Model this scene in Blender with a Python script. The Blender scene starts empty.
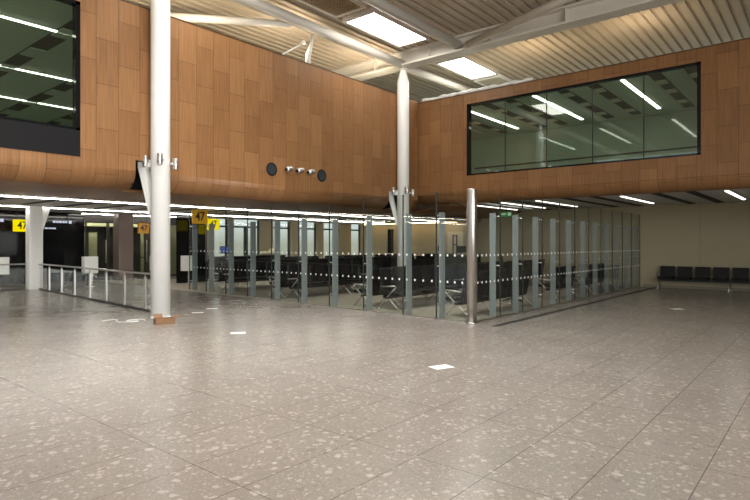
import bpy, math, random
from mathutils import Vector, Matrix
random.seed(7)
S = bpy.context.scene
COL = S.collection
R = math.radians

# ------------------------------------------------------------------ mesh builder
class MB:
    def __init__(s):
        s.v, s.f, s.uv, s.sm = [], [], {}, set()
    def face(s, pts, smooth=False, uv=None):
        b = len(s.v); s.v += [tuple(p) for p in pts]
        s.f.append(tuple(range(b, b + len(pts))))
        if smooth: s.sm.add(len(s.f) - 1)
        if uv: s.uv[len(s.f) - 1] = uv
    def hexa(s, p):            # 8 corners: bottom ring then top ring
        b = len(s.v); s.v += [tuple(q) for q in p]
        for q in ((3, 2, 1, 0), (4, 5, 6, 7), (0, 1, 5, 4), (1, 2, 6, 5), (2, 3, 7, 6), (3, 0, 4, 7)):
            s.f.append(tuple(b + i for i in q))
    def box(s, x0, x1, y0, y1, z0, z1):
        s.hexa([(x0, y0, z0), (x1, y0, z0), (x1, y1, z0), (x0, y1, z0),
                (x0, y0, z1), (x1, y0, z1), (x1, y1, z1), (x0, y1, z1)])
    def rbox(s, x0, x1, y0, y1, z0, z1, r, axis='x', n=3):
        """box with edges along one axis rounded"""
        lim = {'x': (y0, y1, z0, z1), 'y': (x0, x1, z0, z1), 'z': (x0, x1, y0, y1)}[axis]
        a0, a1, b0, b1 = lim
        prof = []
        for cx, cy, st in ((a1 - r, b1 - r, 0), (a0 + r, b1 - r, 90), (a0 + r, b0 + r, 180), (a1 - r, b0 + r, 270)):
            for k in range(n + 1):
                t = R(st + 90 * k / n); prof.append((cx + r * math.cos(t), cy + r * math.sin(t)))
        if axis == 'x': lo, hi = [(x0, a, b) for a, b in prof], [(x1, a, b) for a, b in prof]
        elif axis == 'y': lo, hi = [(a, y1, b) for a, b in prof], [(a, y0, b) for a, b in prof]
        else: lo, hi = [(a, b, z0) for a, b in prof], [(a, b, z1) for a, b in prof]
        s.loft([lo, hi])
    def loft(s, rings, smooth=False, caps=True):
        b = len(s.v); n = len(rings[0])
        for r in rings: s.v += [tuple(p) for p in r]
        for k in range(len(rings) - 1):
            for i in range(n):
                j = (i + 1) % n
                s.f.append((b + k * n + i, b + k * n + j, b + (k + 1) * n + j, b + (k + 1) * n + i))
                if smooth: s.sm.add(len(s.f) - 1)
        if caps:
            s.f.append(tuple(b + i for i in reversed(range(n))))
            s.f.append(tuple(b + (len(rings) - 1) * n + i for i in range(n)))
    def tube(s, pts, r, n=10, caps=True):
        pts = [Vector(p) for p in pts]; rings = []
        rr = r if isinstance(r, (list, tuple)) else [r] * len(pts)
        for i, p in enumerate(pts):
            a = pts[max(i - 1, 0)]; c = pts[min(i + 1, len(pts) - 1)]
            d = (c - a).normalized()
            ref = Vector((0, 0, 1)) if abs(d.z) < .95 else Vector((1, 0, 0))
            u = d.cross(ref).normalized(); w = u.cross(d)
            rings.append([p + (u * math.cos(2 * math.pi * k / n) + w * math.sin(2 * math.pi * k / n)) * rr[i] for k in range(n)])
        for q in range(len(rings)): rings[q] = list(reversed(rings[q]))
        s.loft(rings, smooth=True, caps=caps)
    def lathe(s, prof, cx=0, cy=0, n=32):
        rings = [[(cx + r * math.cos(2 * math.pi * k / n), cy + r * math.sin(2 * math.pi * k / n), z) for k in range(n)] for r, z in prof]
        s.loft(rings, smooth=True)
    def bar(s, a, b, w, h, up=(0, 0, 1)):
        a, b = Vector(a), Vector(b); d = (b - a).normalized(); up = Vector(up)
        sd = d.cross(up).normalized(); u = sd.cross(d)
        q = []
        for e in (a, b):
            q.append([e + sd * (w / 2) * i + u * (h / 2) * j for i, j in ((-1, -1), (-1, 1), (1, 1), (1, -1))])
        s.loft(q)
    def build(s, name, mat, parent=None, loc=None):
        me = bpy.data.meshes.new(name); me.from_pydata(s.v, [], s.f); me.update()
        if s.uv:
            ul = me.uv_layers.new(name='UVMap')
            for i, u in s.uv.items():
                for k, li in enumerate(me.polygons[i].loop_indices): ul.data[li].uv = u[k]
        for i in s.sm: me.polygons[i].use_smooth = True
        me.materials.append(mat)
        o = bpy.data.objects.new(name, me); COL.objects.link(o)
        if parent: o.parent = parent
        if loc: o.location = loc
        return o

def tag(o, label=None, cat=None, group=None, kind=None):
    if label: o['label'] = label
    if cat: o['category'] = cat
    if group: o['group'] = group
    if kind: o['kind'] = kind
    return o
def thing(name, loc, rz, label, cat, group=None):
    o = bpy.data.objects.new(name, None); COL.objects.link(o)
    o.empty_display_size = .2
    o.location = loc; o.rotation_euler = (0, 0, rz)
    return tag(o, label, cat, group)
def struct(o): return tag(o, kind='structure')
def dup(root, loc, rz, label, group=None):
    r = root.copy(); COL.objects.link(r); r.location = loc; r.rotation_euler = (0, 0, rz)
    r['label'] = label
    if group: r['group'] = group
    for ch in list(root.children):
        c = ch.copy(); COL.objects.link(c); c.parent = r
        for g in list(ch.children):
            d = g.copy(); COL.objects.link(d); d.parent = c
    return r

# ------------------------------------------------------------------ materials
def new_mat(name):
    m = bpy.data.materials.new(name); m.use_nodes = True
    nt = m.node_tree; nt.nodes.clear()
    out = nt.nodes.new('ShaderNodeOutputMaterial')
    return m, nt, out
def N(nt, typ, **kw):
    n = nt.nodes.new(typ)
    for k, v in kw.items(): setattr(n, k, v)
    return n
def pbr(name, col, rough=.5, metal=0, spec=.5, bump=0, bscale=60, var=0, vscale=3):
    m, nt, out = new_mat(name)
    p = N(nt, 'ShaderNodeBsdfPrincipled'); L = nt.links.new
    p.inputs['Base Color'].default_value = (*col, 1); p.inputs['Roughness'].default_value = rough
    p.inputs['Metallic'].default_value = metal; p.inputs['Specular IOR Level'].default_value = spec
    tc = N(nt, 'ShaderNodeTexCoord')
    if var:
        no = N(nt, 'ShaderNodeTexNoise'); no.inputs['Scale'].default_value = vscale; no.inputs['Detail'].default_value = 4
        L(tc.outputs['Object'], no.inputs['Vector'])
        mx = N(nt, 'ShaderNodeMix', data_type='RGBA')
        mx.inputs['A'].default_value = tuple(c * (1 - var) for c in col) + (1,)
        mx.inputs['B'].default_value = tuple(min(1, c * (1 + var)) for c in col) + (1,)
        L(no.outputs['Fac'], mx.inputs['Factor']); L(mx.outputs['Result'], p.inputs['Base Color'])
    if bump:
        no = N(nt, 'ShaderNodeTexNoise'); no.inputs['Scale'].default_value = bscale
        L(tc.outputs['Object'], no.inputs['Vector'])
        b = N(nt, 'ShaderNodeBump'); b.inputs['Strength'].default_value = bump; b.inputs['Distance'].default_value = .01
        L(no.outputs['Fac'], b.inputs['Height']); L(b.outputs['Normal'], p.inputs['Normal'])
    L(p.outputs[0], out.inputs['Surface'])
    return m
def emis(name, col, st):
    m, nt, out = new_mat(name)
    e = N(nt, 'ShaderNodeEmission'); e.inputs['Color'].default_value = (*col, 1); e.inputs['Strength'].default_value = st
    nt.links.new(e.outputs[0], out.inputs['Surface'])
    return m
def glass(name, tint, refl=1.0, rough=0.0, haze=None, hazef=0.0):
    m, nt, out = new_mat(name); L = nt.links.new
    t = N(nt, 'ShaderNodeBsdfTransparent'); t.inputs['Color'].default_value = (*tint, 1)
    g = N(nt, 'ShaderNodeBsdfGlossy'); g.inputs['Roughness'].default_value = rough
    # Schlick reflectance of a thin sheet, the same from both faces
    ge = N(nt, 'ShaderNodeNewGeometry')
    dp = N(nt, 'ShaderNodeVectorMath', operation='DOT_PRODUCT'); L(ge.outputs['Normal'], dp.inputs[0]); L(ge.outputs['Incoming'], dp.inputs[1])
    ab = N(nt, 'ShaderNodeMath', operation='ABSOLUTE'); L(dp.outputs['Value'], ab.inputs[0])
    om = N(nt, 'ShaderNodeMath', operation='SUBTRACT'); om.inputs[0].default_value = 1; L(ab.outputs[0], om.inputs[1])
    pw = N(nt, 'ShaderNodeMath', operation='POWER'); pw.inputs[1].default_value = 5; L(om.outputs[0], pw.inputs[0])
    ml = N(nt, 'ShaderNodeMath', operation='MULTIPLY_ADD'); ml.inputs[1].default_value = .94 * refl; ml.inputs[2].default_value = .042 * refl; ml.use_clamp = True
    mx = N(nt, 'ShaderNodeMixShader')
    L(pw.outputs[0], ml.inputs[0]); L(ml.outputs[0], mx.inputs[0]); L(t.outputs[0], mx.inputs[1]); L(g.outputs[0], mx.inputs[2])
    last = mx
    if hazef:
        d = N(nt, 'ShaderNodeBsdfDiffuse'); d.inputs['Color'].default_value = (*haze, 1)
        m2 = N(nt, 'ShaderNodeMixShader'); m2.inputs[0].default_value = hazef
        L(mx.outputs[0], m2.inputs[1]); L(d.outputs[0], m2.inputs[2]); last = m2
    L(last.outputs[0], out.inputs['Surface'])
    return m

def wood_mat(name, c1, c2, soffit=False):
    """vertical veneer boards in half-bonded columns; UV = (height, along the wall) in metres"""
    m, nt, out = new_mat(name); L = nt.links.new
    uv = N(nt, 'ShaderNodeUVMap'); uv.uv_map = 'UVMap'
    br = N(nt, 'ShaderNodeTexBrick'); br.offset = .5; br.offset_frequency = 2; br.squash = 1
    br.inputs['Scale'].default_value = 1; br.inputs['Brick Width'].default_value = .98
    br.inputs['Row Height'].default_value = .49; br.inputs['Mortar Size'].default_value = .0045
    br.inputs['Mortar Smooth'].default_value = .1; br.inputs['Bias'].default_value = 0
    br.inputs['Color1'].default_value = (*c1, 1); br.inputs['Color2'].default_value = (*c2, 1)
    br.inputs['Mortar'].default_value = (c2[0] * .35, c2[1] * .32, c2[2] * .3, 1)
    L(uv.outputs[0], br.inputs['Vector'])
    mp = N(nt, 'ShaderNodeMapping'); mp.inputs['Scale'].default_value = (1.2, 32, 1)
    L(uv.outputs[0], mp.inputs['Vector'])
    no = N(nt, 'ShaderNodeTexNoise'); no.inputs['Scale'].default_value = 1; no.inputs['Detail'].default_value = 5
    L(mp.outputs[0], no.inputs['Vector'])
    cr = N(nt, 'ShaderNodeValToRGB'); cr.color_ramp.elements[0].position = .3; cr.color_ramp.elements[1].position = .7
    cr.color_ramp.elements[0].color = (.78, .76, .74, 1); cr.color_ramp.elements[1].color = (1.1, 1.1, 1.1, 1)
    L(no.outputs['Fac'], cr.inputs[0])
    mx = N(nt, 'ShaderNodeMix', data_type='RGBA', blend_type='MULTIPLY'); mx.inputs['Factor'].default_value = 1
    L(br.outputs['Color'], mx.inputs['A']); L(cr.outputs[0], mx.inputs['B'])
    p = N(nt, 'ShaderNodeBsdfPrincipled'); p.inputs['Roughness'].default_value = .42; p.inputs['Specular IOR Level'].default_value = .35
    L(mx.outputs['Result'], p.inputs['Base Color'])
    b = N(nt, 'ShaderNodeBump'); b.inputs['Strength'].default_value = .4; b.inputs['Distance'].default_value = .004; b.invert = True
    L(br.outputs['Fac'], b.inputs['Height']); L(b.outputs['Normal'], p.inputs['Normal'])
    L(p.outputs[0], out.inputs['Surface'])
    return m

def terrazzo():
    m, nt, out = new_mat('terrazzo'); L = nt.links.new
    tc = N(nt, 'ShaderNodeTexCoord')
    base = N(nt, 'ShaderNodeTexNoise'); base.inputs['Scale'].default_value = 1.1; base.inputs['Detail'].default_value = 6
    L(tc.outputs['Object'], base.inputs['Vector'])
    cr = N(nt, 'ShaderNodeValToRGB')
    cr.color_ramp.elements[0].color = (.225, .20, .177, 1); cr.color_ramp.elements[1].color = (.29, .26, .23, 1)
    L(base.outputs['Fac'], cr.inputs[0]); col = cr.outputs[0]
    # stretch + warp so that chips are irregular
    wn = N(nt, 'ShaderNodeTexNoise'); wn.inputs['Scale'].default_value = 14
    L(tc.outputs['Object'], wn.inputs['Vector'])
    wm = N(nt, 'ShaderNodeVectorMath', operation='SCALE'); wm.inputs['Scale'].default_value = .05
    L(wn.outputs['Color'], wm.inputs[0])
    wa = N(nt, 'ShaderNodeVectorMath', operation='ADD'); L(tc.outputs['Object'], wa.inputs[0]); L(wm.outputs[0], wa.inputs[1])
    def chips(scale, thresh, frac, color, fac, seed):
        nonlocal col
        mp = N(nt, 'ShaderNodeMapping'); mp.inputs['Location'].default_value = (seed, seed * 1.7, 0); mp.inputs['Rotation'].default_value = (0, 0, seed)
        L(wa.outputs[0], mp.inputs['Vector'])
        vo = N(nt, 'ShaderNodeTexVoronoi', voronoi_dimensions='2D', feature='F1'); vo.inputs['Scale'].default_value = scale
        L(mp.outputs[0], vo.inputs['Vector'])
        sp = N(nt, 'ShaderNodeSeparateColor'); L(vo.outputs['Color'], sp.inputs[0])
        sel = N(nt, 'ShaderNodeMath', operation='LESS_THAN'); sel.inputs[1].default_value = frac; L(sp.outputs[0], sel.inputs[0])
        rad = N(nt, 'ShaderNodeMath', operation='MULTIPLY'); rad.inputs[1].default_value = thresh; L(sp.outputs[1], rad.inputs[0])
        din = N(nt, 'ShaderNodeMath', operation='LESS_THAN'); L(vo.outputs['Distance'], din.inputs[0]); L(rad.outputs[0], din.inputs[1])
        a = N(nt, 'ShaderNodeMath', operation='MULTIPLY'); L(sel.outputs[0], a.inputs[0]); L(din.outputs[0], a.inputs[1])
        f = N(nt, 'ShaderNodeMath', operation='MULTIPLY'); f.inputs[1].default_value = fac; L(a.outputs[0], f.inputs[0])
        mx = N(nt, 'ShaderNodeMix', data_type='RGBA'); mx.inputs['B'].default_value = (*color, 1)
        L(f.outputs[0], mx.inputs['Factor']); L(col, mx.inputs['A']); col = mx.outputs['Result']
    chips(44, .5, .5, (.46, .41, .36), .35, 1.3)
    chips(40, .5, .45, (.20, .165, .14), .4, 4.1)
    chips(19, .5, .30, (.55, .51, .46), .38, 2.2)
    chips(15, .40, .20, (.20, .165, .14), .4, 5.4)
    chips(9.5, .34, .16, (.55, .51, .46), .42, 8.9)
    chips(8, .30, .10, (.19, .16, .14), .45, 12.4)
    # tile joints
    mp = N(nt, 'ShaderNodeMapping'); mp.inputs['Location'].default_value = (.04, -.14, 0); L(tc.outputs['Object'], mp.inputs['Vector'])
    br = N(nt, 'ShaderNodeTexBrick'); br.offset = 0; br.inputs['Scale'].default_value = 1
    br.inputs['Brick Width'].default_value = 1.22; br.inputs['Row Height'].default_value = .61
    br.inputs['Mortar Size'].default_value = .004; br.inputs['Mortar Smooth'].default_value = .3
    L(mp.outputs[0], br.inputs['Vector'])
    jm = N(nt, 'ShaderNodeMath', operation='MULTIPLY'); jm.inputs[1].default_value = .8; L(br.outputs['Fac'], jm.inputs[0])
    mx = N(nt, 'ShaderNodeMix', data_type='RGBA'); mx.inputs['B'].default_value = (.06, .05, .045, 1)
    L(jm.outputs[0], mx.inputs['Factor']); L(col, mx.inputs['A'])
    p = N(nt, 'ShaderNodeBsdfPrincipled'); p.inputs['Specular IOR Level'].default_value = .5
    rr = N(nt, 'ShaderNodeMapRange'); rr.inputs['To Min'].default_value = .19; rr.inputs['To Max'].default_value = .28
    L(base.outputs['Fac'], rr.inputs['Value']); L(rr.outputs[0], p.inputs['Roughness'])
    L(mx.outputs['Result'], p.inputs['Base Color']); L(p.outputs[0], out.inputs['Surface'])
    return m

M = dict(
    wood=wood_mat('oak_veneer', (.325, .162, .067), (.25, .121, .048)),
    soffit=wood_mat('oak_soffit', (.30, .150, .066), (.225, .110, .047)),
    floor=terrazzo(),
    carpet=pbr('lounge_carpet', (.34, .31, .25), .9, bump=.5, bscale=200, var=.15, vscale=5),
    white=pbr('white_paint', (.88, .88, .86), .35, var=.02),
    white2=pbr('ceiling_white', (.62, .60, .55), .6, var=.03),
    beige=pbr('beige_wall_paint', (.44, .375, .245), .6, var=.05, vscale=1.5),
    steel=pbr('brushed_steel', (.52, .50, .47), .32, metal=1, var=.1, vscale=8),
    silver=pbr('satin_silver', (.62, .61, .59), .3, metal=.9),
    fin=pbr('grey_fin_paint', (.26, .29, .30), .4, metal=.15),
    black=pbr('black_gloss', (.008, .008, .009), .06, spec=.3),
    mat_black=pbr('black_satin', (.010, .010, .011), .5, spec=.15),
    leather=pbr('black_leather', (.012, .011, .011), .5, spec=.3, bump=.25, bscale=90, var=.2),
    gasket=pbr('dark_gasket', (.022, .025, .024), .5),
    deck=pbr('roof_deck', (.56, .48, .385), .42, metal=.2, var=.08, vscale=2),
    beam=pbr('beam_paint', (.72, .68, .62), .4, var=.04),
    slot=pbr('dark_slot', (.025, .022, .02), .7),
    lamp=emis('strip_light', (1, .95, .86), 38.0),
    lamp_up=emis('upstairs_strip_light', (1, .97, .9), 9.0),
    lamp_r=emis('dim_strip_light', (1, .95, .86), 4.0),
    sky=emis('rooflight_diffuser', (1, .96, .88), 11.0),
    yellow=emis('sign_yellow', (1.0, .80, .0), .95),
    amber=pbr('sign_amber', (.78, .42, .015), .45),
    ink=pbr('sign_ink', (.01, .01, .01), .5),
    greensign=emis('exit_green', (.10, .42, .12), .35),
    whitesign=emis('exit_white', (.8, .9, .7), .5),
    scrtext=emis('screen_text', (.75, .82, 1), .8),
    bluescr=emis('monitor_screen', (.12, .16, .42), .6),
    cardboard=pbr('cardboard', (.24, .13, .065), .8, var=.15, vscale=12),
    paper=pbr('paper_sheet', (.72, .71, .69), .6),
    cream=pbr('cream_paint', (.62, .58, .46), .5),
    grille=pbr('grille_metal', (.42, .32, .20), .5, metal=.4),
    tarmac=pbr('tarmac', (.20, .20, .16), .9, var=.2, vscale=.05),
    greenwall=pbr('upstairs_wall', (.45, .50, .42), .04, spec=.9, var=.05),
    upceil=pbr('upstairs_ceiling', (.48, .52, .44), .6),
    doorframe=pbr('dark_bronze', (.05, .045, .04), .4, metal=.3),
    skirt=pbr('skirting', (.25, .22, .15), .5),
    corridor=pbr('corridor_wall', (.30, .30, .16), .6),
    bottle=pbr('cream_plastic', (.75, .68, .46), .6),
    pane=glass('lounge_glass', (.945, .965, .95), .8),
    upglass=glass('upper_glass', (.80, .87, .80), 1.4),
    clear=glass('window_glass', (.95, .97, .96), .8),
)

# ------------------------------------------------------------------ dimensions (metres)
YW, XW = 12.30, 17.40          # planes of the two timber walls
XB = 23.85                     # beige wall on the right
ZT = 7.06                      # top of the timber walls
ZC = 3.12                      # low ceiling (left)
ZR = 3.20                      # low ceiling (right)
X0, Y0 = -12.0, -12.0

# ------------------------------------------------------------------ floor
m = MB(); m.box(X0, 34, Y0, 30, -.2, 0); fl = struct(m.build('floor', M['floor']))
m = MB(); m.hexa([(10.62, 6.05, 0), (23.8, 6.05, 0), (30.9, 13.1, 0), (11.45, 26.9, 0),
                  (10.62, 6.05, .004), (23.8, 6.05, .004), (30.9, 13.1, .004), (11.45, 26.9, .004)])
m.build('carpet', M['carpet'], fl)
m = MB(); m.box(10.35, 23.8, 5.34, 5.48, 0, .004); m.build('drain_slot', M['slot'], fl)

# ------------------------------------------------------------------ timber walls with the curled lower lip
def lip_profile(r=.42, zb=2.95, run=5.6, ze=3.10, zt=7.06, zw=6.70):
    """(inset from wall plane, z, arc length, is_soffit) top to bottom"""
    pts = [(0, zt), (0, zw), (0, 4.15), (0, 3.62), (0, 3.55), (0, zb + r)]
    for k in range(1, 9):
        t = R(90 * k / 8); pts.append((r - r * math.cos(t), zb + r - r * math.sin(t)))
    if run > r + .9: pts.append((r + .5, zb + .014))
    pts.append((r + run, ze))
    out = []; s = 0
    for i, p in enumerate(pts):
        if i: s += math.hypot(p[0] - pts[i - 1][0], p[1] - pts[i - 1][1])
        out.append((p[0], p[1], s))
    return out
def timber(name, prof, breaks, skip, place, mat, uoff=0):
    m = MB()
    for i in range(len(prof) - 1):
        a, b = prof[i], prof[i + 1]
        for j in range(len(breaks) - 1):
            l0, l1 = breaks[j], breaks[j + 1]
            if skip(a, b, l0, l1): continue
            m.face([place(a, l0), place(b, l0), place(b, l1), place(a, l1)], smooth=(a[0] > 0 or b[0] > 0) and b[0] < .43,
                   uv=[(a[2] + uoff, l0), (b[2] + uoff, l0), (b[2] + uoff, l1), (a[2] + uoff, l1)])
    o = m.build(name, mat)
    # weld so that shading is smooth and solidify is closed
    w = o.modifiers.new('weld', 'WELD'); w.merge_threshold = .0005
    so = o.modifiers.new('solid', 'SOLIDIFY'); so.thickness = .09; so.offset = -1
    return struct(o)
ZTL = 7.15
LPROF = lip_profile(.42, 2.95, 5.55, 3.10, 7.15, 6.80)
RPROF = lip_profile(.40, 3.19, .06, 3.20)
def lskip(a, b, l0, l1):
    lm = (l0 + l1) / 2; zm = (a[1] + b[1]) / 2
    if -3.0 < lm < 5.06 and 3.55 < zm < 6.80: return True            # window band incl. spandrel
    if (6.27 < lm < 7.02 or 15.62 < lm < 16.42) and zm < 3.62 and a[0] < .9: return True   # slots for the column brackets
    return False
timber('wall_left', LPROF, [X0, -3.0, 5.06, 6.27, 7.02, 15.62, 16.42, XW], lskip, lambda p, l: (l, YW + p[0], p[1]), M['wood'])
# soffit continues over the lounge behind the corner
m = MB()
ms = [p for p in LPROF if p[0] >= .42]
for i in range(len(ms) - 1):
    a, b = ms[i], ms[i + 1]
    m.face([(XW, YW + a[0], a[1]), (XW, YW + b[0], b[1]), (31, YW + b[0], b[1]), (31, YW + a[0], a[1])],
           uv=[(a[2], XW), (b[2], XW), (b[2], 31), (a[2], 31)])
o = m.build('ceiling_soffit', M['soffit']); so = o.modifiers.new('solid', 'SOLIDIFY'); so.thickness = .06; so.offset = 0; struct(o)
def rskip(a, b, l0, l1):
    return 2.83 < (l0 + l1) / 2 < 10.15 and 4.16 < (a[1] + b[1]) / 2 < 6.69
timber('wall_right', RPROF, [YW, 10.15, 2.83, Y0], rskip, lambda p, l: (XW + p[0], l, p[1]), M['wood'], uoff=.25)

# dark linings inside the bracket slots
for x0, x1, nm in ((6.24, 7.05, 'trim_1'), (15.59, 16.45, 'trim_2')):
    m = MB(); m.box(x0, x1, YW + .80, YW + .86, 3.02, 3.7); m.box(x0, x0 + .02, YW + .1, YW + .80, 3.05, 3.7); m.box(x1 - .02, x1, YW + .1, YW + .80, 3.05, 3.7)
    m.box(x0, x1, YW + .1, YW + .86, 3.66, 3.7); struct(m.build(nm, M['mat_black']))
# timber cap on the wall heads
m = MB(); m.box(X0, XW + .1, YW - .01, YW + .14, ZTL, ZTL + .03); struct(m.build('trim_3', M['wood']))
m = MB(); m.box(XW - .01, XW + .14, Y0, YW, ZT, ZT + .03); struct(m.build('trim_4', M['wood']))

# ------------------------------------------------------------------ low ceilings with dark slots
m = MB(); m.box(XW + .36, XB, Y0, 11.0, ZR + .01, ZR + .06); cr_ = struct(m.build('ceiling_right', M['white2']))
for k in range(-3, 4):
    for q in (.82, 1.66):
        y = 2.3 + 2.72 * k + q * 1.09
        if y > 12.2: continue
        m = MB(); m.box(XW + .5, XB - .3, y - .13, y + .13, ZR - .004, ZR + .012); m.build('slot', M['slot'], cr_)
m = MB(); m.box(X0, 31, YW + 5.9, 27.0, ZC + .01, ZC + .06); cl_ = struct(m.build('ceiling_left', M['white2']))
k = 0; x = -5.0
while x < 29:
    m = MB(); m.box(x, x + .26, YW + 6.3, 22.9, ZC - .004, ZC + .012); m.build('slot', M['slot'], cl_)
    x += 1.35
m = MB(); m.box(XW, 31, 13.0, 13.1, 2.96, 3.76); struct(m.build('trim_10', M['soffit']))
m = MB(); m.face([(XW + .2, 11.0, ZR), (XB, 11.0, ZR), (XB, 13.1, 2.95), (XW + .2, 13.1, 2.95)], uv=[(0, 0), (0, 6), (2, 6), (2, 0)])
o = m.build('ceiling_corner', M['soffit']); so = o.modifiers.new('solid', 'SOLIDIFY'); so.thickness = .05; so.offset = -1; struct(o)
# warm wall washer along the back beige wall
t = thing('wall_washer', (30.5, 19.9, ZC - .02), 0, 'warm strip light washing the top of the back beige wall', 'light')
m = MB(); m.box(-.06, .06, -6.5, 6.5, 0, .03); m.build('housing', M['white2'], t)
m = MB(); m.box(-.04, .04, -6.45, 6.45, -.015, 0); m.build('diffuser', emis('warm_strip', (1, .72, .40), 14.0), t)
# ------------------------------------------------------------------ far walls
m = MB(); m.box(XB, XB + .15, Y0, 13.1, 0, ZR + .1); struct(m.build('wall_beige_right', M['beige']))
m = MB(); m.box(XB + .15, 31, 13.1, 13.25, 0, ZC + .1); struct(m.build('wall_return', M['beige']))
m = MB(); m.box(31, 31.15, 13.1, 27.2, 0, ZC + .1); struct(m.build('wall_beige_back', M['beige']))
m = MB(); m.box(XB - .015, XB, Y0, 5.9, 0, .1); struct(m.build('baseboard_right', M['skirt']))
# faint panel joints on the right beige wall
for i, y in enumerate((3.9, 1.4, -1.1)):
    m = MB(); m.box(XB - .004, XB, y, y + .012, .1, ZR); struct(m.build('trim_%d' % (5 + i), M['skirt']))
# tall dark slot window and door on the back beige wall
m = MB(); m.box(30.96, 31, 23.95, 24.5, 1.05, 2.75); wb = struct(m.build('window_10', M['mat_black']))
m = MB(); m.box(30.94, 30.98, 23.85, 23.95, .95, 2.85); m.box(30.94, 30.98, 24.5, 24.6, .95, 2.85); m.box(30.94, 30.98, 23.95, 24.5, 2.75, 2.85); m.box(30.94, 30.98, 23.95, 24.5, .95, 1.05); m.build('frame', M['beige'], wb)
m = MB(); m.box(30.93, 31, 18.3, 19.5, 0, 2.5); wb = struct(m.build('door_2', M['cream']))
m = MB(); m.box(30.90, 30.93, 18.75, 18.82, .9, 2.3); m.box(30.90, 30.93, 19.02, 19.09, .9, 2.3); m.box(30.90, 30.93, 18.75, 19.09, 1.62, 1.68); m.box(30.90, 30.93, 18.75, 19.09, 2.2, 2.26); m.build('door_pull', M['doorframe'], wb)

# far window wall of the lounge (y = 27)
wins = [(16.75, 17.72), (18.05, 19.2), (19.55, 21.5), (22.5, 23.95), (24.7, 26.3), (26.9, 28.4), (29.7, 30.85)]
piers = []; e = 16.4
for a, b in wins: piers.append((e, a)); e = b
piers.append((e, 31.0))
m = MB()
for a, b in piers: m.box(a, b, 26.85, 27.2, 0, ZC + .1)
m.box(16.4, 31, 26.9, 27.2, 0, .45)
struct(m.build('wall_far', M['beige']))
for i, (a, b) in enumerate(wins):
    m = MB(); w = .07
    m.box(a, a + w, 27.0, 27.1, .45, ZC); m.box(b - w, b, 27.0, 27.1, .45, ZC); m.box(a, b, 27.0, 27.1, 2.66, 2.76); m.box(a, b, 27.0, 27.1, .45, .52)
    if b - a > 1.7: m.box((a + b) / 2 - .1, (a + b) / 2 + .06, 26.98, 27.1, .45, 2.7)
    o = struct(m.build('window_%d' % (i + 3), M['doorframe']))
    m = MB(); m.box(a + w, b - w, 27.04, 27.05, .5, ZC); m.build('pane', M['clear'], o)

# black glazed wall far left and the glazed doors beside it
m = MB(); m.box(X0, 11.3, 27.0, 27.2, 0, ZC + .1); struct(m.build('wall_black', M['black']))
m = MB(); m.box(11.3, 16.6, 29.8, 30, 0, ZC + .1); struct(m.build('wall_corridor', M['corridor']))
m = MB(); m.box(11.1, 11.25, 27.2, 30, 0, ZC + .1); struct(m.build('wall_corridor_left', M['corridor']))
m = MB(); m.box(16.45, 16.6, 27.2, 30, 0, ZC + .1); struct(m.build('wall_corridor_right', M['corridor']))
m = MB(); m.box(11.1, 16.6, 27, 30, ZC + .06, ZC + .12); struct(m.build('ceiling_corridor', M['white2']))
m = MB(); m.box(11.3, 16.45, 26.98, 27.2, 2.78, ZC + .05); struct(m.build('trim_8', M['doorframe']))
for i, (a, b) in enumerate(((11.35, 12.4), (12.4, 13.5), (13.5, 14.45), (14.45, 15.45), (15.45, 16.4))):
    m = MB(); w = .06
    m.box(a, a + w, 27.0, 27.08, 0, 2.78); m.box(b - w, b, 27.0, 27.08, 0, 2.78); m.box(a, b, 27.0, 27.08, 2.7, 2.78); m.box(a, b, 27.0, 27.08, 0, .12)
    o = struct(m.build('door_%d' % (i + 3), M['doorframe']))
    m = MB(); m.box(a + w, b - w, 27.03, 27.045, .12, 2.7); m.build('pane', M['pane'], o)
    m = MB(); m.tube([(b - .14, 26.93, .8), (b - .14, 26.93, 1.9)], .02); m.build('door_handle', M['steel'], o)
m = MB()
for a, b in ((11.3, 11.9), (12.15, 12.3), (12.75, 13.6), (13.85, 13.95), (14.3, 15.0), (15.25, 15.35), (15.8, 16.45)): m.box(a, b, 28.9, 29.0, 0, 2.6)
m.box(11.3, 16.45, 28.9, 29.0, 2.3, 2.6); m.box(11.3, 16.45, 28.9, 29.0, .95, 1.0)
struct(m.build('trim_9', M['doorframe']))

# ------------------------------------------------------------------ upper storey behind the two long windows
m = MB(); m.box(X0, XW + .1, YW + .6, 26, 3.75, 3.95); m.box(XW + .5, XB + .15, Y0, 26, 3.75, 3.95); struct(m.build('floor_upper', M['upceil']))
m = MB(); m.box(X0, XB, YW + .16, 26, 6.78, 6.84); m.box(XW + .12, XB + .6, Y0, YW + .12, 6.78, 6.84); uc = struct(m.build('ceiling_upper', M['upceil']))
m = MB(); m.box(X0, XW, 25.9, 26, 3.95, 6.8); struct(m.build('wall_upper_left', M['greenwall']))
m = MB(); m.box(XB, XB + .1, Y0, 26, 3.95, 6.8); struct(m.build('wall_upper_right', M['greenwall']))
for k in range(10):
    x = -4.2 + 1.9 * k
    m = MB(); m.box(x, x + .42, YW + .3, 25.4, 6.765, 6.785); sl = m.build('slot', M['slot'], uc)
    m = MB()
    for q in range(6):
        yy = YW + 1.1 + q * 2.1 + random.random() * .6
        m.box(x + .03, x + .39, yy, yy + .55 + random.random() * .4, 6.74, 6.766)
    m.build('service_plate', M['upceil'], uc)
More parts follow.
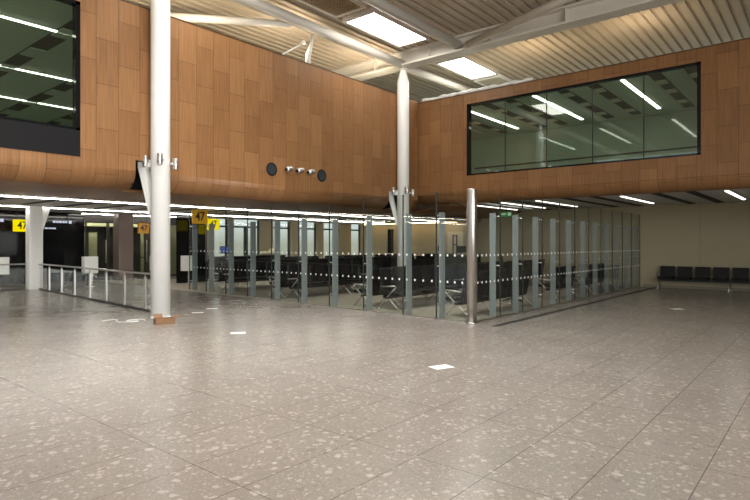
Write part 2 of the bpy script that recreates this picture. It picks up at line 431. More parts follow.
for y in (3.2, 4.15, 5.95, 6.95, 8.85, 9.75, 11.6):
    m = MB(); m.box(XW + .5, XB - .6, y - .17, y + .17, 6.765, 6.785); m.build('slot', M['slot'], uc)
    m = MB()
    for q in range(3):
        xx = XW + 1 + q * 1.7 + random.random() * .7
        m.box(xx, xx + .45, y - .14, y + .14, 6.74, 6.766)
    m.build('service_plate', M['cream'], uc)
m = MB(); m.box(XW + .45, XW + .5, 2.9, 10.1, 4.42, 4.47); m.box(XW + .44, XW + .52, 2.9, 10.1, 3.95, 4.2); struct(m.build('trim_11', M['doorframe']))
def strip(name, x0, x1, y, z, w, mat, label, group=None):
    t = thing(name, ((x0 + x1) / 2, y, z), 0, label, 'light', group)
    L_ = (x1 - x0) / 2
    m = MB(); m.box(-L_, L_, -w / 2 - .015, w / 2 + .015, .0, .03); m.build('housing', M['white2'], t)
    m = MB(); m.rbox(-L_ + .01, L_ - .01, -w / 2, w / 2, -.02, .006, .012, 'x', 2); m.build('diffuser', mat, t)
    return t
g = 'strip lights in the upstairs room on the right'
for y, lb in ((2.3, 'upstairs strip light seen at the right end of the long right window'), (5.05, 'upstairs strip light behind the second right-hand pane of the long window'),
              (7.9, 'upstairs strip light behind the middle panes of the long right window'), (10.7, 'upstairs strip light seen at the left end of the long right window')):
    strip('ceiling_strip_light', 18.0, 22.7, y, 6.76, .12, M['lamp_up'], lb, g)
g = 'strip lights in the upstairs room on the left'
for y, lb in ((14.25, 'upper and brightest strip light behind the upper left window'), (18.2, 'middle strip light behind the upper left window'), (22.0, 'lowest thin strip light behind the upper left window')):
    strip('ceiling_strip_light', -6, 14.0, y, 6.76, .09, M['lamp_up'], lb, g)

# windows of the upper storey
def long_window(name, along, l0, l1, z0, z1, n, plane, spandrel=None):
    def bx(m, a0, a1, d0, d1, zz0, zz1):
        if along == 'x': m.box(a0, a1, plane + d0, plane + d1, zz0, zz1)
        else: m.box(plane + d0, plane + d1, a0, a1, zz0, zz1)
    m = MB(); w = .09
    bx(m, l0, l0 + w, -.012, .16, z0, z1); bx(m, l1 - w, l1, -.012, .16, z0, z1); bx(m, l0, l1, -.012, .16, z1 - .07, z1); bx(m, l0, l1, -.012, .16, z0, z0 + .05)
    fr = struct(m.build(name, M['black']))
    pw = (l1 - l0) / n
    for k in range(n):
        m = MB(); bx(m, l0 + k * pw + (.004 if k else .05), l0 + (k + 1) * pw - (.004 if k < n - 1 else .05), .05, .07, z0 + .04, z1 - .06); m.build('pane', M['upglass'], fr)
        if k:
            m = MB(); bx(m, l0 + k * pw - .012, l0 + k * pw + .012, .045, .085, z0 + .04, z1 - .06); m.build('joint', M['gasket'], fr)
    if spandrel is not None:
        m = MB(); bx(m, l0, l1, -.012, .1, spandrel, z0); m.build('spandrel', M['mat_black'], fr)
    return fr
long_window('window_1', 'x', -3.0, 5.06, 4.10, 6.82, 3, YW, 3.55)
long_window('window_2', 'y', 2.83, 10.15, 4.15, 6.70, 5, XW)

# ------------------------------------------------------------------ roof
PITCH = .30
m = MB(); y = Y0; zd = 8.62
prof = []
while y < 27:
    prof += [(y, zd), (y + .185, zd), (y + .20, zd + .05), (y + .285, zd + .05)]
    y += PITCH
for i in range(len(prof) - 1):
    (ya, za), (yb, zb) = prof[i], prof[i + 1]
    m.face([(X0, ya, za), (X0, yb, zb), (33, yb, zb), (33, ya, za)])
o = m.build('ceiling', M['deck']); so = o.modifiers.new('solid', 'SOLIDIFY'); so.thickness = .03; so.offset = 1; struct(o)
# rooflights
def rooflight(x0, x1, y0, y1, label):
    t = thing('rooflight', ((x0 + x1) / 2, (y0 + y1) / 2, 8.5), 0, label, 'light', 'rooflights')
    a, b = (x1 - x0) / 2, (y1 - y0) / 2
    m = MB(); w = .09
    m.box(-a - w, a + w, -b - w, -b, -.03, .12); m.box(-a - w, a + w, b, b + w, -.03, .12); m.box(-a - w, -a, -b, b, -.03, .12); m.box(a, a + w, -b, b, -.03, .12)
    m.build('frame', M['beam'], t)
    m = MB(); m.box(-a, a, -b, b, 0, .03); m.build('diffuser', M['sky'], t)
rooflight(12.5, 15.2, 10.4, 11.5, 'bright rectangular rooflight beside the mesh grille, above the far column')
rooflight(17.6, 20.1, 10.4, 11.5, 'bright rectangular rooflight beyond the cross beam, above the corner of the timber walls')
rooflight(6.4, 9.1, 10.4, 11.5, 'bright rectangular rooflight high above the near white column')
t = thing('ceiling_grille', (10.75, 10.95, 8.48), 0, 'square mesh grille panel in the roof beside the rooflight', 'grille')
m = MB(); m.box(-1.35, 1.35, -.6, -.52, 0, .1); m.box(-1.35, 1.35, .52, .6, 0, .1); m.box(-1.35, -1.27, -.52, .52, 0, .1); m.box(1.27, 1.35, -.52, .52, 0, .1); m.build('frame', M['beam'], t)
m = MB()
for k in range(24): m.box(-1.27 + k * .107, -1.27 + k * .107 + .028, -.52, .52, .02, .06)
for k in range(11): m.box(-1.27, 1.27, -.52 + k * .1, -.52 + k * .1 + .028, .02, .06)
m.build('mesh', M['grille'], t)
t = thing('ceiling_hatch', (21.0, 10.95, 8.46), 0, 'pale square access panel beside the far rooflight', 'hatch')
m = MB(); m.box(-.55, .55, -.5, .5, 0, .06); m.build('panel', M['deck'], t)
m = MB(); m.box(-.65, .65, -.6, -.5, -.02, .08); m.box(-.65, .65, .5, .6, -.02, .08); m.box(-.65, -.55, -.5, .5, -.02, .08); m.box(.55, .65, -.5, .5, -.02, .08); m.build('frame', M['white'], t)
# steelwork
def beam_thing(name, label, builder, loc=(0, 0, 0)):
    m = MB(); builder(m); o = m.build(name, M['beam']); tag(o, label, 'beam'); return o
CX1, CX2, CY = 6.73, 16.12, 12.04
beam_thing('roof_beam', 'round white roof beam running over both white columns along the left timber wall', lambda m: m.tube([(X0, CY, 8.18), (16.3, CY, 8.18)], .16, 14))
def deep(m):
    m.box(15.86, 16.38, Y0, 26, 8.08, 8.14); m.box(16.07, 16.17, Y0, 26, 8.14, 8.56); m.box(15.86, 16.38, Y0, 26, 8.54, 8.60)
    for k in range(12): m.box(15.9, 16.34, -6 + k * 2.4, -5.97 + k * 2.4, 8.14, 8.54)
beam_thing('roof_beam', 'deep cross beam passing over the far white column toward the upper right', deep)
beam_thing('roof_beam', 'round beam under the roof meeting the deep cross beam at a bolted node', lambda m: m.tube([(X0, 9.65, 8.32), (16.0, 9.65, 8.32)], .15, 14))
beam_thing('roof_brace', 'slanting tube brace rising from the cross beam node to the top edge', lambda m: m.tube([(15.85, 9.2, 8.2), (12.9, .8, 8.2)], .12, 12))
beam_thing('roof_brace', 'horizontal tube brace going back over the left timber wall from the round beam', lambda m: m.tube([(10.8, 12.1, 8.05), (7.4, 15.1, 8.05)], [.1, .13], 12))
beam_thing('roof_strut', 'short white strut standing on the left timber wall head under the roof', lambda m: m.tube([(11.85, 12.5, ZT - .3), (11.85, 12.5, 7.5), (11.8, 12.2, 8.12)], [.06, .09, .07], 12))
beam_thing('roof_beam', 'pale tapering rafter behind the far column, above the wall corner', lambda m: m.tube([(16.4, 12.3, 8.25), (22.5, 12.0, 8.25)], .14, 12))
m = MB(); m.tube([(10.62, YW + .05, ZTL), (11.5, YW + .05, 7.76)], .024); 
t = thing('rod_uplight', (0, 0, 0), 0, 'thin white rod uplight with round head on top of left timber wall', 'light')
m.build('rod', M['white'], t)
m = MB(); m.lathe([(.001, -.07), (.05, -.05), (.07, 0), (.05, .05), (.001, .07)], 0, 0, 16); m.build('head', M['white'], t, (11.52, YW + .05, 7.78))

# ------------------------------------------------------------------ white columns
def column(x, label, ztaper):
    t = thing('column', (x, CY, 0), 0, label, 'column')
    m = MB(); m.lathe([(.215, 0), (.215, ztaper), (.205, ztaper + .02), (.10, ztaper + .42), (.10, 8.1)], 0, 0, 40); m.build('shaft', M['white'], t)
    m = MB(); m.lathe([(.23, 0), (.23, .02), (.215, .03)], 0, 0, 40); m.build('base_ring', M['white'], t)
    m = MB(); m.lathe([(.16, 7.98), (.16, 8.06)], 0, 0, 24); m.build('cap_plate', M['beam'], t)
    m = MB(); m.box(-.10, .10, .12, .56, 3.48, 3.62)
    m.hexa([(-.10, .14, 2.36), (.10, .14, 2.36), (.10, .24, 2.36), (-.10, .24, 2.36), (-.10, .40, 3.5), (.10, .40, 3.5), (.10, .56, 3.5), (-.10, .56, 3.5)])
    o = m.build('bracket', M['white'], t); o.rotation_euler = (0, 0, R(21))
    return t
column(CX1, 'near white round column with the cardboard box at its foot', 7.56)
column(CX2, 'far white round column behind the lounge glass, by the corner of the timber walls', 7.56)
def clampfit(x, y, z, label, ax, ay):
    t = thing('column_uplight', (x, y, z), math.atan2(ay, ax), label, 'light', 'silver fittings on the columns')
    m = MB(); m.tube([(0, 0, 0), (.12, 0, 0)], .035); m.build('arm', M['silver'], t)
    m = MB(); m.lathe([(.055, -.13), (.06, -.12), (.06, .12), (.055, .13)], .15, 0, 16); m.build('body', M['silver'], t)
    m = MB(); m.lathe([(.064, -.06), (.064, -.05)], .15, 0, 16); m.build('ring', M['gasket'], t)
for cx, who in ((CX1, 'near'), (CX2, 'far')):
    rx, ry = .638, -.77                              # across the line of sight
    clampfit(cx - rx * .2, CY - ry * .2, 3.62, 'silver cylinder fitting on the left side of the %s white column' % who, -rx, -ry)
    clampfit(cx - .07, CY - .213, 3.62, 'silver cylinder fitting on the front of the %s white column' % who, -.77, -.638)
    clampfit(cx + rx * .2, CY + ry * .2, 3.55, 'silver cylinder fitting on the right side of the %s white column' % who, rx, ry)

strip('ceiling_strip_light', 11.8, 16.2, 29.4, ZC - .03, .14, M['lamp'], 'strip light inside the corridor behind the glazed doors')
for x, lb in ((7.4, 'white bar imitating a reflection in the black wall under the left gate sign'), (10.1, 'white bar imitating a reflection in the black wall under the information screen right of flared column')):
    t = thing('wall_reflection_bar', (x, 26.96, 2.02), 0, lb, 'light', 'imitated strip reflections on the black wall')  # glowing bars added in place of strip light reflections in the wall
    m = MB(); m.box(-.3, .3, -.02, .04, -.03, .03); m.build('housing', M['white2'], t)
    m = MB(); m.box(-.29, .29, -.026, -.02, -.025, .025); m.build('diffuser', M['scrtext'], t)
# white foil covered pipe on the right wall head
m = MB(); pp = []; rr_ = []
for k in range(60):
    q = k / 59; pp.append((XW + .03, 12.1 - 4.4 * q, ZT + .09 + .012 * math.sin(q * 40))); rr_.append(.06 + .014 * math.sin(q * 67) + .008 * math.sin(q * 31))
m.tube(pp, rr_, 10); o = m.build('pipe', M['white']); tag(o, 'lumpy white wrapped pipe lying along the head of the right timber wall', 'pipe')
# white box-section column far left with flared head
t = thing('column', (7.95, 23.3, 0), 0, 'white column with flared head beside the lit yellow gate sign', 'column')
m = MB(); m.rbox(-.26, .22, -.22, .22, 0, ZC, .06, 'z'); m.build('shaft', M['white'], t)
m = MB(); m.hexa([(.18, -.1, 2.2), (.24, -.1, 2.2), (.24, .1, 2.2), (.18, .1, 2.2), (.18, -.1, ZC), (.52, -.1, ZC), (.52, .1, ZC), (.18, .1, ZC)]); m.build('bracket', M['white'], t)

# ------------------------------------------------------------------ strip lights of the low ceilings
strip('ceiling_strip_light', X0, 29.0, 18.42, ZC - .03, .07, M['lamp'], 'longest strip light along the edge of the timber soffit', 'long strip lights under the left ceiling')
strip('ceiling_strip_light', X0, 29.0, 23.2, ZC - .03, .06, M['lamp'], 'second long strip light, behind and parallel to the soffit edge light', 'long strip lights under the left ceiling')
strip('ceiling_strip_light', 10.9, 15.6, 26.3, ZC - .03, .04, M['lamp'], 'short thin strip light just in front of the glazed doors')
g = 'short strip lights under the right ceiling'
for y, x0, lb in ((2.3, 17.95, 'short ceiling strip light at the far right edge'), (5.05, 17.95, 'short ceiling strip light above the five black chairs on the right'),
                  (7.78, 17.95, 'short ceiling strip light just inside the right glass wall'), (9.08, 17.95, 'short ceiling strip light second inside the right glass wall'), (10.5, 18.4, 'short ceiling strip light deepest inside the right glass wall')):
    strip('ceiling_strip_light', x0, x0 + 3.8, y, ZR - .03, .10, M['lamp_r'], lb, g)

# ------------------------------------------------------------------ glass enclosure
P0 = Vector((10.46, 5.98, 0)); P1 = Vector((11.32, 18.21, 0))
eL = (P1 - P0).normalized(); aL = math.atan2(eL.y, eL.x)
GH = 2.87
ordn = ['first', 'second', 'third', 'fourth', 'fifth', 'sixth', 'seventh', 'eighth', 'ninth', 'tenth', 'eleventh']
t = thing('corner_post', tuple(P0), 0, 'round brushed steel post standing at the corner of the glass enclosure', 'post')
m = MB(); m.lathe([(.11, 0.02), (.11, 2.86), (.105, 2.875)], 0, 0, 28); m.build('tube', M['steel'], t)
m = MB(); m.lathe([(.125, 0), (.125, .03)], 0, 0, 28); m.build('base_ring', M['steel'], t)
DOT = [None]
def dots(t, L_, yoff, first_panel):
    n = max(3, int(L_ / .2))
    for z in (.86, 1.45):
        for k in range(n):
            x = .14 + (k + .5) * (L_ - .16) / n if first_panel else (k + .5) * L_ / n
            if DOT[0] is None:
                m = MB(); m.box(-.02, .02, -.002, .002, -.023, .023); o = DOT[0] = m.build('safety_dot', M['white'], t)
            else:
                o = DOT[0].copy(); COL.objects.link(o); o.parent = t
            o.location = (x, yoff, z)
def glass_run(origin, ang, stations, side, face, far):
    """panels between stations; fins stand on the inner side (local +y * side)"""
    for k in range(len(stations) - 1):
        a, b = stations[k], stations[k + 1]
        o = origin + Vector((math.cos(ang) * a, math.sin(ang) * a, 0))
        t = thing('glass_panel', tuple(o), ang, '%s clear glass panel from the steel corner post along the %s' % (ordn[k], face), 'glass panel', 'glass panels of the enclosure')
        L_ = b - a
        m = MB(); e_ = L_ - (.08 if side > 0 and k == len(stations) - 2 else .02); m.box(.02 if k else .135, e_, -.008, .008, .03, GH); m.build('pane', M['pane'], t)
        dots(t, L_, -side * .011, k == 0)
        m = MB(); m.box(.02 if k else .135, e_, -.03, .03, 0, .03); m.build('base_channel', M['steel'], t)
    for k in range(1, len(stations)):
        a = stations[k] - (.05 if side > 0 and k == len(stations) - 1 else 0)
        o = origin + Vector((math.cos(ang) * a, math.sin(ang) * a, 0))
        t = thing('fin_post', tuple(o), ang, '%s grey fin post from the steel corner post behind the %s' % (ordn[k - 1], face), 'post', 'grey fin posts behind the glass')
        m = MB(); y0, y1 = sorted((side * .11, side * (.27 if side > 0 else .31))); m.rbox(-.018, .018, y0, y1, 0, 2.42, .01, 'z', 2); m.build('fin', M['fin'], t)
        m = MB(); m.box(-.012, .012, -.012, .012, .03, GH); m.build('gasket', M['gasket'], t)
        for z in (.35, 1.2, 2.34):
            m = MB(); m.tube([(0, side * .012, z), (0, side * .115, z)], .017, 10); m.build('clamp', M['silver'], t)
glass_run(P0, aL, [0, .95, 1.94, 3.27, 4.57, 5.9, 7.2, 8.5, 9.8, 11.07, 12.26], -1, 'left glass side', '')
glass_run(P0, 0, [0] + [1.3 + 1.2 * k for k in range(11)], 1, 'right glass side', '')

# ------------------------------------------------------------------ railings on the left
def railing(p0, p1, posts, label, h=.95):
    p0, p1 = Vector(p0), Vector(p1); d = (p1 - p0); L_ = d.length; ang = math.atan2(d.y, d.x)
    t = thing('railing', tuple(p0), ang, label, 'railing')
    m = MB(); m.tube([(-.05, 0, h), (L_ + .05, 0, h)], .028, 12); m.build('handrail', M['silver'], t)
    for s in posts:
        m = MB(); m.box(s - .04, s + .04, -.02, .02, 0, h - .09); m.tube([(s, 0, h - .1), (s, 0, h - .02)], .014, 8); m.build('post', M['silver'], t)
    q = [0] + list(posts) + [L_]
    m = MB(); m.box(0, L_, -.006, .006, .05, h - .13); m.build('glass_infill', M['pane'], t)
    m = MB(); m.box(0, L_, -.03, .03, 0, .05); m.build('base_channel', M['doorframe'], t)
pr0, pr1 = Vector((7.98, 22.9, 0)), Vector((7.08, 12.75, 0)); Lr = (pr1 - pr0).length
railing(pr0, pr1, [(22.9 - y) / 10.15 * Lr for y in (21.7, 20.3, 18.95, 17.55, 16.2, 14.87, 13.54)], 'steel railing with glass infill from flared column to near white column')
railing((7.6, 23.3, 0), (-4, 23.3, 0), [1.5, 3.2, 4.9, 6.6, 8.3, 10], 'steel railing running left from the flared white column')

# white cabinets on poles behind the railing
def cab(x, y, w, label, z0=.55, z1=1.2, rz=0, d=.3):
    t = thing('podium', (x, y, 0), rz, label, 'podium', 'white box podiums')
    m = MB(); m.rbox(-w / 2, w / 2, -d / 2, d / 2, z0, z1, .02, 'z'); m.build('box', M['white'], t)
    m = MB(); m.tube([(0, 0, .02), (0, 0, z0)], .04, 12); m.build('pole', M['silver'], t)
    m = MB(); m.lathe([(.18, 0), (.18, .015), (.05, .025)], 0, 0, 20); m.build('base', M['silver'], t)
cab(6.95, 24.3, .85, 'white box podium at the far left edge beside the black wall')
cab(9.75, 22.8, .52, 'white box podium behind the railing, right of the flared column')
cab(12.3, 22.6, .22, 'narrow white box podium just left of the near white column', d=.22)
cab(13.3, 21.45, .62, 'white box podium just right of the near white column')
t = thing('partition', (13.75, 21.9, 0), 0, 'tall black partition panel behind the white podium near glass end', 'partition')
m = MB(); m.box(-.75, .75, -.05, .05, 0, 2.95); m.build('panel', M['black'], t)
m = MB(); m.box(.62, .72, -.075, -.05, .9, 2.8); m.build('edge_trim', M['steel'], t)
# wide brown column between the glazed doors
t = thing('column', (12.6, 25.9, 0), 0, 'square brown column in front of the glazed doors', 'column')
m = MB(); m.rbox(-.35, .35, -.3, .3, 0, ZC, .03, 'z'); m.build('shaft', pbr('brown_column', (.17, .13, .11), .5), t)
# orange sign reflection near the doors is built below as a panel
# ------------------------------------------------------------------ gate signs
def text_mesh(body, size, sx=1.0):
    cu = bpy.data.curves.new('digits', 'FONT'); cu.body = body; cu.size = size; cu.align_x = 'CENTER'; cu.align_y = 'CENTER'; cu.extrude = .004; cu.offset = size * .018
    o = bpy.data.objects.new('digits', cu); COL.objects.link(o)
    dg = bpy.context.evaluated_depsgraph_get()
    me = bpy.data.meshes.new_from_object(o.evaluated_get(dg))
    bpy.data.objects.remove(o)
    me.transform(Matrix.Scale(sx, 4, (1, 0, 0)))
    me.transform(Matrix.Rotation(R(90), 4, 'X'))
    return me
def sign(x, y, z, w, h, mat, label, sx=1.25, size=.44, dx=0.0):
    t = thing('gate_sign', (x, y, z), 0, label, 'sign', 'yellow gate signs')
    m = MB(); m.rbox(-w / 2, w / 2, -.05, .05, -h / 2, h / 2, .02, 'y'); m.build('panel', mat, t)
    me = text_mesh('47', size, sx); me.materials.append(M['ink'])
    o = bpy.data.objects.new('digits', me); COL.objects.link(o); o.parent = t; o.location = (dx, -.055, 0)
    for s in (-.3, .3):
        m = MB(); m.tube([(s * w, 0, h / 2), (s * w, 0, ZC - z)], .012, 8); m.build('hanger', M['doorframe'], t)
sign(7.86, 24.2, 2.41, .70, .46, M['yellow'], 'bright yellow 47 gate sign on the left, partly behind the flared column', .78, .42, -.06)
sign(10.93, 16.95, 2.64, .56, .48, M['amber'], 'amber 47 gate sign hanging at the left end of the glass side', .80, .44, -.02)
sign(13.92, 20.6, 2.54, .62, .48, M['yellow'], 'bright yellow 47 gate sign behind the lounge glass', .72, .42)
sign(12.7, 24.2, 2.42, .5, .48, pbr('sign_reflection', (.42, .20, .02), .5), 'dim orange panel imitating a gate sign reflection before the glazed doors', .9, .36)  # solid panel added where a gate sign is only reflected
# exit sign
t = thing('exit_sign', (18.4, 9.12, 2.77), 0, 'small green exit sign hanging behind the right glass side', 'sign')
m = MB(); m.box(-.02, .02, -.22, .22, -.09, .09); m.build('panel', M['greensign'], t)
m = MB(); m.box(-.025, -.02, -.19, -.08, -.05, .05); m.box(-.025, -.02, .0, .17, -.015, .03); m.build('symbol', M['whitesign'], t)
m = MB(); m.tube([(0, 0, .1), (0, 0, ZC - 2.78)], .012, 8); m.build('hanger', M['doorframe'], t)
# information screens on the black wall
def screen(x, y, z, w, h, label):
    t = thing('information_screen', (x, y, z), 0, label, 'screen')
    m = MB(); m.box(-w / 2, w / 2, -.05, .05, -h / 2, h / 2); m.build('case', M['black'], t)
    m = MB(); x_ = -w * .1
    for q in (.14, .1, .16, .12, .1): m.box(x_, x_ + q * .8, -.055, -.05, h * .30, h * .30 + .09); x_ += q
    m.box(x_ + .05, x_ + .17, -.055, -.05, h * .28, h * .28 + .13)
    x_ = -w * .32
    for q in (.16, .12, .2): m.box(x_, x_ + q * .85, -.055, -.05, h * .02, h * .02 + .06); x_ += q
    m.build('text_rows', M['scrtext'], t)
    for q in (-.5, .5):
        m = MB(); m.tube([(q, 0, h / 2), (q, 0, ZC + .01 - z)], .015, 8); m.build('hanger', M['doorframe'], t)
screen(10.05, 26.945, 2.35, 1.5, 1.0, 'dark information screen with white header right of the flared column')
screen(7.35, 26.945, 2.35, 1.5, 1.0, 'dark information screen with white header at the far left edge')

# ------------------------------------------------------------------ beam seating
def make_bench(n, hb, label, group):
    """faces local +y; seats along local x; hb = height of the backrest top"""
    t = thing('beam_bench', (0, 0, 0), 0, label, 'bench', group)
    p = .59; L_ = n * p
    m = MB(); m.box(.0, L_, -.05, .03, .29, .35); m.build('beam', M['doorframe'], t)
    k = hb - .85
    for i in range(n):
        a, b = i * p + .05, (i + 1) * p - .05
        m = MB(); m.rbox(a, b, -.16, .34, .38, .46, .03, 'x'); m.build('seat', M['leather'], t)
        m = MB(); r0 = [(-.16, .30), (-.10, .30), (-.20 - k * .1, hb - .02), (-.215 - k * .1, hb), (-.255 - k * .1, hb), (-.27 - k * .1, hb - .02)]
        m.loft([[(a, y, z) for y, z in r0], [(b, y, z) for y, z in r0]]); m.build('backrest', M['leather'], t)
    for i in (0, n):
        x = i * p
        m = MB(); m.tube([(x, -.16, .60), (x, .26, .63), (x, .30, .60), (x, .02, .35)], .018, 8); m.build('armrest', M['silver'], t)
    for x in (.12, L_ - .12) if n < 5 else (.06, L_ / 3, L_ - .06):
        m = MB(); m.tube([(x, .34, .015), (x, .0, .32), (x, -.34, .015)], .018, 8); m.tube([(x, .30, .015), (x, .40, .015)], .022, 8); m.tube([(x, -.30, .015), (x, -.40, .015)], .022, 8); m.build('leg', M['silver'], t)
    return t
# five chairs on the right, against the beige wall (facing -x => rot +90)
b = make_bench(6, .85, 'black bench of seats against the plain beige wall on the right', None)
b.location = (XB - .42, 2.0 - .28, 0); b.rotation_euler = (0, 0, R(90))
BG = 'black lounge benches inside the glass enclosure'
b6 = None
rows = [  # y, facing(+1 away from camera side / -1), list of start x, description
    (6.75, 1, [11.05], 'nearest the right glass side'),
    (8.85, -1, [11.15, 15.2], 'second row in'),
    (9.75, 1, [11.2, 15.2, 19.2], 'third row in'),
    (13.1, -1, [11.7, 17.2, 21.4], 'fourth row in'),
    (13.95, 1, [11.75, 15.8, 20.0, 24.2], 'fifth row in'),
    (16.9, -1, [12.0, 16.2, 20.4, 24.6], 'sixth row in'),
    (17.75, 1, [12.1, 16.2, 20.4, 24.6], 'seventh row in'),
    (20.9, -1, [17.3, 21.6, 25.9], 'eighth row in'),
    (21.75, 1, [17.3, 21.6, 25.9], 'ninth row in'),
]
seg = ['beside the left glass side', 'second from the left glass side', 'third from the left glass side', 'deepest near the back wall']
first = True
for y, fc, xs, ds in rows:
    for i, x in enumerate(xs):
        lb = 'black bench %s, %s' % (ds, seg[i])
        loc = (x, y, 0) if fc > 0 else (x + 6 * .59, y, 0); rz = 0 if fc > 0 else math.pi
        if first: b6 = make_bench(6, 1.06, lb, BG); b6.location = loc; b6.rotation_euler = (0, 0, rz); first = False
        else: dup(b6, loc, rz, lb, BG)
b3 = make_bench(3, 1.0, 'three-seat black bench along the right glass side, past the six-seat bench', BG); b3.location = (16.3, 6.75, 0)
dup(b3, (19.4, 6.75, 0), 0, 'three-seat black bench along the right glass side, nearest the beige wall', BG)
# single swivel chair
t = thing('swivel_chair', (15.15, 7.3, 0), R(200), 'single black swivel chair with tall rounded back by the right glass side', 'chair')
m = MB(); m.rbox(-.26, .26, -.25, .27, .45, .54, .05, 'z'); m.build('seat', M['leather'], t)
m = MB()
rg = []
for y, z, w in ((-.24, .55, .2), (-.28, .8, .26), (-.31, 1.1, .26), (-.34, 1.28, .22), (-.35, 1.36, .12)):
    rg.append([(-w, y - .04, z), (w, y - .04, z), (w, y + .03, z), (-w, y + .03, z)])
m.loft(rg); m.build('backrest', M['leather'], t)
m = MB(); m.tube([(0, 0, .1), (0, 0, .45)], .03); m.build('stem', M['steel'], t)
for k in range(5):
    a = 2 * math.pi * k / 5; m = MB(); m.tube([(0, 0, .12), (.3 * math.cos(a), .3 * math.sin(a), .03)], .022, 8); m.build('leg', M['mat_black'], t)

# gate desks with monitors
def desk(x, y, w, rz, label):
    t = thing('gate_desk', (x, y, 0), rz, label, 'desk', 'dark gate desks')
    m = MB(); m.box(-w / 2, w / 2, -.35, .35, 0, 1.04); m.build('body', M['mat_black'], t)
    m = MB(); m.box(-w / 2 - .04, w / 2 + .04, -.42, .42, 1.04, 1.09); m.build('counter', M['doorframe'], t)
def monitor(x, y, z, rz, mat, label):
    t = thing('monitor', (x, y, z), rz, label, 'monitor', 'monitors on the gate desks')
    m = MB(); m.box(-.26, .26, -.03, .03, .14, .5); m.build('case', M['mat_black'], t)
    m = MB(); m.box(-.23, .23, -.034, -.03, .17, .47); m.build('screen', mat, t)
    m = MB(); m.box(-.03, .03, -.02, .05, .02, .2); m.box(-.12, .12, -.08, .1, 0, .02); m.build('stand', M['mat_black'], t)
desk(17.0, 23.6, 2.6, 0, 'dark gate desk in front of the far windows, with a lit blue monitor')
monitor(16.6, 23.5, 1.09, R(-35), M['bluescr'], 'monitor with a blue screen on the gate desk before the far windows')
desk(20.2, 24.6, 2.0, 0, 'dark gate desk carrying the cream bundle')
t = thing('bundle', (20.1, 24.45, 1.09), R(-30), 'cream coloured crumpled bundle lying on the dark gate desk', 'bundle')
m = MB()
rg = []
for x_, h_ in ((-.5, .04), (-.42, .16), (-.25, .24), (-.05, .2), (.12, .36), (.3, .42), (.42, .3), (.5, .05)):
    rg.append([(x_, .2 * math.cos(q) , h_ * .5 + h_ * .5 * math.sin(q)) for q in [2 * math.pi * k / 10 for k in range(10)]])
m.loft(rg, smooth=True); m.build('cloth', M['bottle'], t)
desk(26.6, 15.4, 1.6, R(90), 'dark gate desk in front of the back beige wall, right of the slot door')
monitor(26.5, 15.0, 1.09, R(20), M['mat_black'], 'left dark monitor on the desk before the back beige wall')
monitor(26.5, 15.8, 1.09, R(-60), M['mat_black'], 'right dark monitor on the desk before the back beige wall')
desk(30.0, 19.6, 1.6, R(90), 'dark gate desk far back near the last window')
monitor(29.9, 19.4, 1.09, R(10), M['mat_black'], 'dark monitor on the desk near the last window')

# ------------------------------------------------------------------ wall fittings on the left timber wall
for x, z, lb in ((10.24, 3.82, 'left black round speaker on the timber wall'), (12.23, 3.83, 'right black round speaker on the timber wall')):
    t = thing('wall_speaker', (x, YW, z), 0, lb, 'speaker', 'round speakers on the timber wall')
    m = MB(); rg = []
    for r, d in ((.19, .0), (.19, -.02), (.165, -.035), (.15, -.02)):
        rg.append([(r * math.cos(2 * math.pi * k / 32), d, r * math.sin(2 * math.pi * k / 32)) for k in range(32)])
    m.loft(rg, smooth=False); m.build('ring', M['mat_black'], t)
    m = MB(); m.loft([[(.15 * math.cos(2 * math.pi * k / 32), d, .15 * math.sin(2 * math.pi * k / 32)) for k in range(32)] for d in (-.015, -.024)]); m.build('mesh_cover', pbr('speaker_mesh', (.02, .028, .035), .6), t)
for x, lb in ((10.78, 'left silver spotlight of three between the round speakers'), (11.20, 'middle silver spotlight of three between the round speakers'), (11.64, 'right silver spotlight of three between the round speakers')):
    t = thing('wall_spotlight', (x, YW, 3.87), 0, lb, 'light', 'silver spotlights between the round speakers')
    m = MB(); m.tube([(0, -.0, 0), (0, -.12, 0)], .03, 10); m.build('arm', M['silver'], t)
    m = MB(); m.tube([(-.14, -.17, -.03), (-.09, -.17, -.02), (.09, -.17, .02)], [.055, .09, .08], 16); m.build('body', M['silver'], t)
    m = MB(); m.tube([(-.142, -.17, -.031), (-.148, -.17, -.032)], .045, 16); m.build('lens', M['black'], t)

# ------------------------------------------------------------------ things lying on the floor
t = thing('cardboard_box', (6.27, 11.06, 0), R(-20), 'low brown cardboard box with open flaps at the foot of near column', 'box')
m = MB(); a, b, h = .20, .14, .115; w = .008
m.box(-a, a, -b, -b + w, 0, h); m.box(-a, a, b - w, b, 0, h); m.box(-a, -a + w, -b, b, 0, h); m.box(a - w, a, -b, b, 0, h); m.box(-a, a, -b, b, 0, w); m.build('body', M['cardboard'], t)
m = MB(); m.bar((-.1, b, h), (-.1, b + .07, h + .07), .18, w); m.build('flap', M['cardboard'], t)
m = MB(); m.bar((a, 0, h), (a + .09, 0, h + .06), .26, w, (0, 0, 1)); m.build('flap', M['cardboard'], t)
m = MB(); m.box(-a - .002, -a, -.05, .05, .045, .085); m.build('hand_hole', M['mat_black'], t)
m = MB(); pts = []
for k in range(40):
    q = k / 39; pts.append((6.2 - .55 * q + .12 * math.sin(q * 17), 11.75 + .25 * math.sin(q * 9) + .5 * q, .009))
m.tube(pts, .005, 6); o = m.build('cable', M['white']); tag(o, 'thin white cable lying loosely on the floor beside the near column', 'cable')
def sheet(x, y, w, d, rz, label):
    m = MB(); m.box(-w / 2, w / 2, -d / 2, d / 2, 0, .003); o = m.build('paper_sheet', M['paper'], None, (x, y, .0)); o.rotation_euler = (0, 0, rz); tag(o, label, 'paper')
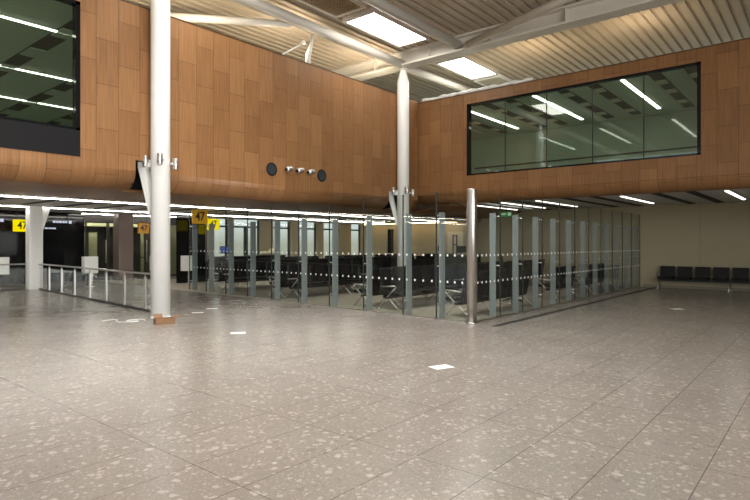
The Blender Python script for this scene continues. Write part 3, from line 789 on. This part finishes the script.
sheet(6.49, 4.19, .30, .21, R(-20), 'white paper sheet lying in the middle of the floor, nearest the viewer')
sheet(6.49, 8.78, .28, .21, R(-35), 'white paper sheet on the floor right of the near column, left of centre')
sheet(7.78, 12.15, .28, .12, R(-35), 'pale flat patch on the floor just right of the near column')  # this and the next are thin pale slabs for faint floor patches
sheet(8.49, 12.6, .28, .12, R(-35), 'pale flat patch on the floor farther right behind the near column')
sheet(16.22, 3.18, .28, .2, R(-40), 'pale paper sheet on the floor in front of the beige wall at right')
m = MB(); m.rbox(-.07, .07, -.04, .04, 0, .03, .012, 'x'); o = m.build('rubble', M['skirt'], None, (7.29, 11.88, 0)); tag(o, 'small dark scrap lying on the floor right of cardboard box', 'scrap')

# unseen wall added behind the viewer to dim the right; the rest is open
m = MB(); m.box(9, 34, Y0 - .2, Y0, 0, 8.6); struct(m.build('wall_rear_block', M['beige']))
# ------------------------------------------------------------------ outside ground
m = MB(); m.box(-60, 120, 30.5, 400, -4.2, -4); struct(m.build('ground', M['tarmac']))

# ------------------------------------------------------------------ light
w = bpy.data.worlds.new('World'); S.world = w; w.use_nodes = True
nt = w.node_tree; nt.nodes.clear()
out = nt.nodes.new('ShaderNodeOutputWorld'); bg = nt.nodes.new('ShaderNodeBackground')
tc = nt.nodes.new('ShaderNodeTexCoord'); sp = nt.nodes.new('ShaderNodeSeparateXYZ'); cr = nt.nodes.new('ShaderNodeValToRGB')
cr.color_ramp.elements[0].position = .5; cr.color_ramp.elements[0].color = (.36, .36, .30, 1)
e = cr.color_ramp.elements.new(.53); e.color = (.72, .80, .84, 1)
cr.color_ramp.elements[-1].position = .9; cr.color_ramp.elements[-1].color = (.80, .86, .95, 1)
mr = nt.nodes.new('ShaderNodeMapRange'); mr.inputs['From Min'].default_value = -1
nt.links.new(tc.outputs['Generated'], sp.inputs[0]); nt.links.new(sp.outputs['Z'], mr.inputs['Value']); nt.links.new(mr.outputs[0], cr.inputs[0])
nt.links.new(cr.outputs[0], bg.inputs['Color']); bg.inputs['Strength'].default_value = 1.5
nt.links.new(bg.outputs[0], out.inputs['Surface'])
def area(name, loc, tgt, sx, sy, power, col):
    l = bpy.data.lights.new(name, 'AREA'); l.shape = 'RECTANGLE'; l.size = sx; l.size_y = sy; l.energy = power; l.color = col
    o = bpy.data.objects.new(name, l); COL.objects.link(o); o.location = loc
    o.rotation_euler = (Vector(tgt) - Vector(loc)).to_track_quat('-Z', 'Y').to_euler()
    return o
# added area fills out of view, overhead and behind, in place of hall daylight
l = area('roof_fill', (5.4, 6.4, 8.3), (5.4, 6.4, 0), 8, 8, 850, (1, .975, .935)); l.data.spread = R(130)
area('rear_fill', (-2, -11.5, 4.2), (2, 10, 4.2), 16, 7, 1500, (1, .975, .935)).data.spread = R(110)
# uplighters on the wall heads washing the roof
for x, y in ((17.9, 8.0), (17.9, 4.6)):
    area('uplighter', (x, y, 7.25), (x + 1.6, y, 8.7), .5, .15, 34, (1, .78, .5))
for x in (1.0, 4.5, 8.0, 11.5, 15.0):
    area('uplighter', (x, 12.62, 7.22), (x, 13.9, 8.7), .5, .15, 55, (1, .84, .62))

# ------------------------------------------------------------------ camera
cd = bpy.data.cameras.new('camera'); cam = bpy.data.objects.new('camera', cd); COL.objects.link(cam)
cd.sensor_width = 36; cd.lens = 555 / 750 * 36; cd.shift_y = -6 / 750; cd.clip_end = 600
cam.location = (0, 0, 1.7); cam.rotation_euler = (R(90), 0, R(39.66 - 90))
S.camera = cam
S.view_settings.view_transform = 'Standard'; S.view_settings.look = 'None'; S.view_settings.gamma = 1; S.view_settings.exposure = 0
S.view_settings.use_curve_mapping = False
S.cycles.transparent_max_bounces = 24
